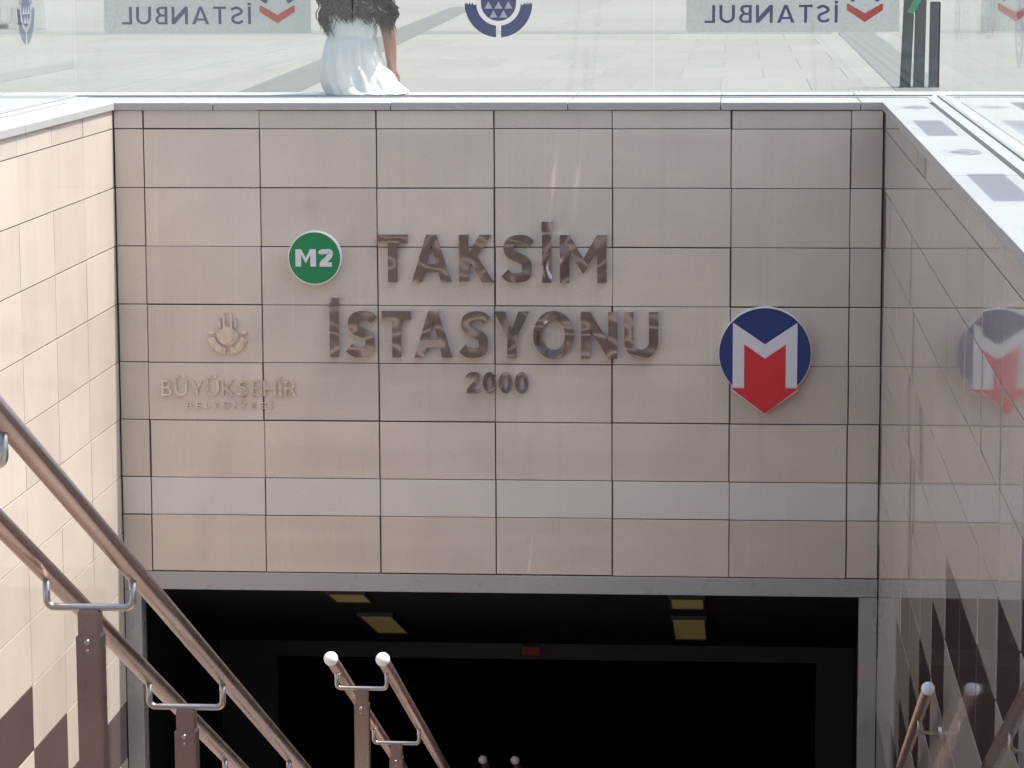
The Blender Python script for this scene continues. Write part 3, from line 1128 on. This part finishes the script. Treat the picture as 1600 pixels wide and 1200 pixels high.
def loft(rings, closed_ends=True, n=64):
    bm = bmesh.new()
    rs = [[bm.verts.new(p) for p in r] for r in rings]
    for p, q in zip(rs, rs[1:]):
        for k in range(n):
            j = (k + 1) % n
            bm.faces.new((p[k], p[j], q[j], q[k]))
    if closed_ends:
        bm.faces.new(rs[0][::-1])
        bm.faces.new(rs[-1])
    return bm
# dress: bodice and skirt gathered at a seam, flowing out over the coping
prof = [  # z, xmin, xmax, back, front, ripple
    (.560, -.125, .125, -.085, .085, .001),
    (.50, -.145, .145, -.105, .10, .002),
    (.42, -.142, .140, -.108, .10, .003),
    (.355, -.137, .135, -.105, .10, .005),
    (.325, -.134, .134, -.102, .10, .006),
    (.308, -.130, .131, -.098, .10, .003),
    (.292, -.137, .137, -.106, .10, .007),
    (.25, -.146, .143, -.118, .11, .010),
    (.20, -.157, .153, -.130, .13, .012),
    (.15, -.166, .172, -.142, .16, .013),
    (.105, -.170, .212, -.152, .20, .015),
    (.065, -.166, .232, -.155, .24, .016),
    (.035, -.155, .255, -.158, .26, .020),
    (.015, -.143, .282, -.172, .27, .018),
    (.004, -.138, .292, -.180, .27, .012)]
n = 96
ph = [rnd.uniform(0, 6.28) for _ in range(6)]
rings = []
for z, xa, xb, yb_, yf, rp in prof:
    ring = []
    for k_ in range(n):
        a = 2 * math.pi * k_ / n
        cxx = (xa + xb) / 2
        hx = (xb - xa) / 2
        cyy = (yb_ + yf) / 2
        hy = (yf - yb_) / 2
        rip = .7 * rp * (.5 * math.sin(13 * a + ph[0] + 5 * z) + .35 * math.sin(23 * a + ph[1] - 9 * z) + .3 * math.sin(7 * a + ph[2] + 12 * z) + .25 * math.sin(37 * a + ph[3]))
        ca, sa = math.cos(a), math.sin(a)
        e = .85
        ring.append((cxx + (hx + rip) * math.copysign(abs(ca) ** e, ca), cyy + (hy + rip) * math.copysign(abs(sa) ** e, sa), z + rip * .25 * (1 if z > .01 else 0)))
    rings.append(ring)
bm = loft(rings, True, n)
# the skirt over lap and shins
path = [((0.02, .10, .09), .17, .10), ((.0, .25, .085), .17, .095), ((0, .40, .075), .17, .09), ((0, .47, .0), .18, .10), ((0, .48, -.15), .19, .11), ((0, .48, -.30), .20, .12)]
rings = []
for i, (c, hx, hz) in enumerate(path):
    d = (0, 1, 0) if i < 2 else ((0, .7, -.7) if i == 2 else (0, 0, -1))
    d = Vector(d).normalized()
    ax = Vector((1, 0, 0))
    bz = ax.cross(d)
    ring = []
    for k_ in range(n):
        a = 2 * math.pi * k_ / n
        rip = .010 * (math.sin(11 * a + ph[4] + i) + .5 * math.sin(19 * a + ph[5]))
        ring.append(tuple(Vector(c) + ax * (hx + rip) * math.cos(a) + bz * (hz + rip) * math.sin(a)))
    rings.append(ring)
b2 = loft(rings, True, n)
me2 = bpy.data.meshes.new('tmp')
b2.to_mesh(me2)
b2.free()
bm.from_mesh(me2)
obj('dress', bm, M['dress'], person, True)
# hair: many wavy strands from the crown down the back
bm = bmesh.new()
locks = []
for i in range(46):                                   # locks that the strands gather into
    u = -1 + 2 * (i + rnd.random()) / 46
    ze = .418 + rnd.gauss(0, .022) - .03 * abs(u)
    if u > .55: ze -= rnd.uniform(.0, .055)
    if u < -.8: ze -= rnd.uniform(.0, .05)
    locks.append((u, ze, rnd.uniform(.010, .024), rnd.uniform(20, 34), rnd.uniform(0, 6.28), rnd.uniform(0, 6.28), rnd.uniform(-.03, .03)))
for i in range(620):
    u, ze, amp, fq, p1, p2, yo = rnd.choice(locks)
    a = max(-1.9, min(1.9, u * 1.7 + rnd.gauss(0, .25)))  # 0 = back of the head
    x0, y0 = .078 * math.sin(a), .03 - .085 * math.cos(a)
    top = Vector((x0 * .5, .03 + (y0 - .03) * .5, .845 - .05 * rnd.random()))
    side = Vector((x0 * 1.08, y0, .75))
    stray = rnd.random() < .07
    xe = u * .195 + .05 + rnd.gauss(0, .010) * (2.5 if stray else 1)
    ye = -.125 + yo + .05 * abs(u) + rnd.gauss(0, .008)
    end = Vector((xe, ye, ze + rnd.gauss(0, .012) - (.02 if stray else 0)))
    mid = Vector((x0 * 1.2 + xe * .55, min(y0, -.02) - .06 + yo * .5, .60))
    jit = rnd.gauss(0, .25)
    am0 = amp * rnd.uniform(.75, 1.2)
    N_ = 34
    pts = []
    for s in range(N_ + 1):
        q = s / N_
        if q < .18:
            p = top.lerp(side, q / .18)
        elif q < .5:
            p = side.lerp(mid, (q - .18) / .32)
        else:
            p = mid.lerp(end, (q - .5) / .5)
        am = am0 * min(1, q * 1.6)
        pts.append(p + Vector((am * math.sin(fq * q + p1 + jit), am * .8 * math.cos(fq * q + p2 + jit), .3 * am * math.sin(2 * fq * q + p2))))
    r_ = rnd.uniform(.0018, .0045)
    tube(bm, pts, [r_ * (1 if s < N_ - 5 else (N_ - s) / 5 + .1) for s in range(N_ + 1)], 4, True)
obj('hair', bm, M['hair'], person, True)

# ------------------------------------------------------------------ dark posts on the plaza at the upper right
def dark_post(label, x, wdt, ztop, lean=0):
    t = thing('metal_post', label, 'post', (x, 18.0, PLAZA), group='dark posts on the plaza')
    bm = bmesh.new()
    add_box(bm, (-wdt / 2, -.06, 0), (wdt / 2, .06, ztop - PLAZA))
    bmesh.ops.bevel(bm, geom=bm.edges[:], offset=.008, segments=2, affect='EDGES')
    obj('shaft', bm, M['post'], t)
    bm = bmesh.new()
    add_box(bm, (-wdt / 2 - .012, -.075, 0), (wdt / 2 + .012, .075, .018))
    bmesh.ops.bevel(bm, geom=bm.edges[:], offset=.003, segments=1, affect='EDGES')
    obj('foot_plate', bm, M['post'], t)
    t.rotation_euler = (0, lean, 0)
dark_post('leftmost and tallest of the three dark posts behind the glass, green ribbon at its side', 5.035, .115, .60, .035)
dark_post('middle one of the three dark posts behind the glass', 5.185, .118, .20, .012)
dark_post('rightmost of the three dark posts behind the glass', 5.350, .112, .17, .006)
bm = bmesh.new()
pts = [(.0, 0, .0), (.035, 0, .05), (.055, 0, .10), (.10, 0, .16), (.125, 0, .22), (.16, 0, .30)]
for a, b in zip(pts, pts[1:]):
    pass
L_ = [bm.verts.new((p[0] - .035, -.004, p[2] + .012)) for p in pts]
R_ = [bm.verts.new((p[0] + .035, .006 * ((i % 2) * 2 - 1), p[2] - .012)) for i, p in enumerate(pts)]
for i in range(len(pts) - 1):
    bm.faces.new((L_[i], R_[i], R_[i + 1], L_[i + 1]))
ex = bmesh.ops.extrude_face_region(bm, geom=bm.faces[:])
for e in ex['geom']:
    if isinstance(e, bmesh.types.BMVert):
        e.co.y -= .006
bmesh.ops.recalc_face_normals(bm, faces=bm.faces[:])
o = obj('ribbon', bm, M['ribbon'])
o.location = (5.075, 17.93, .05)
tag(o, 'bright green strip hanging beside the tallest dark post', 'ribbon')
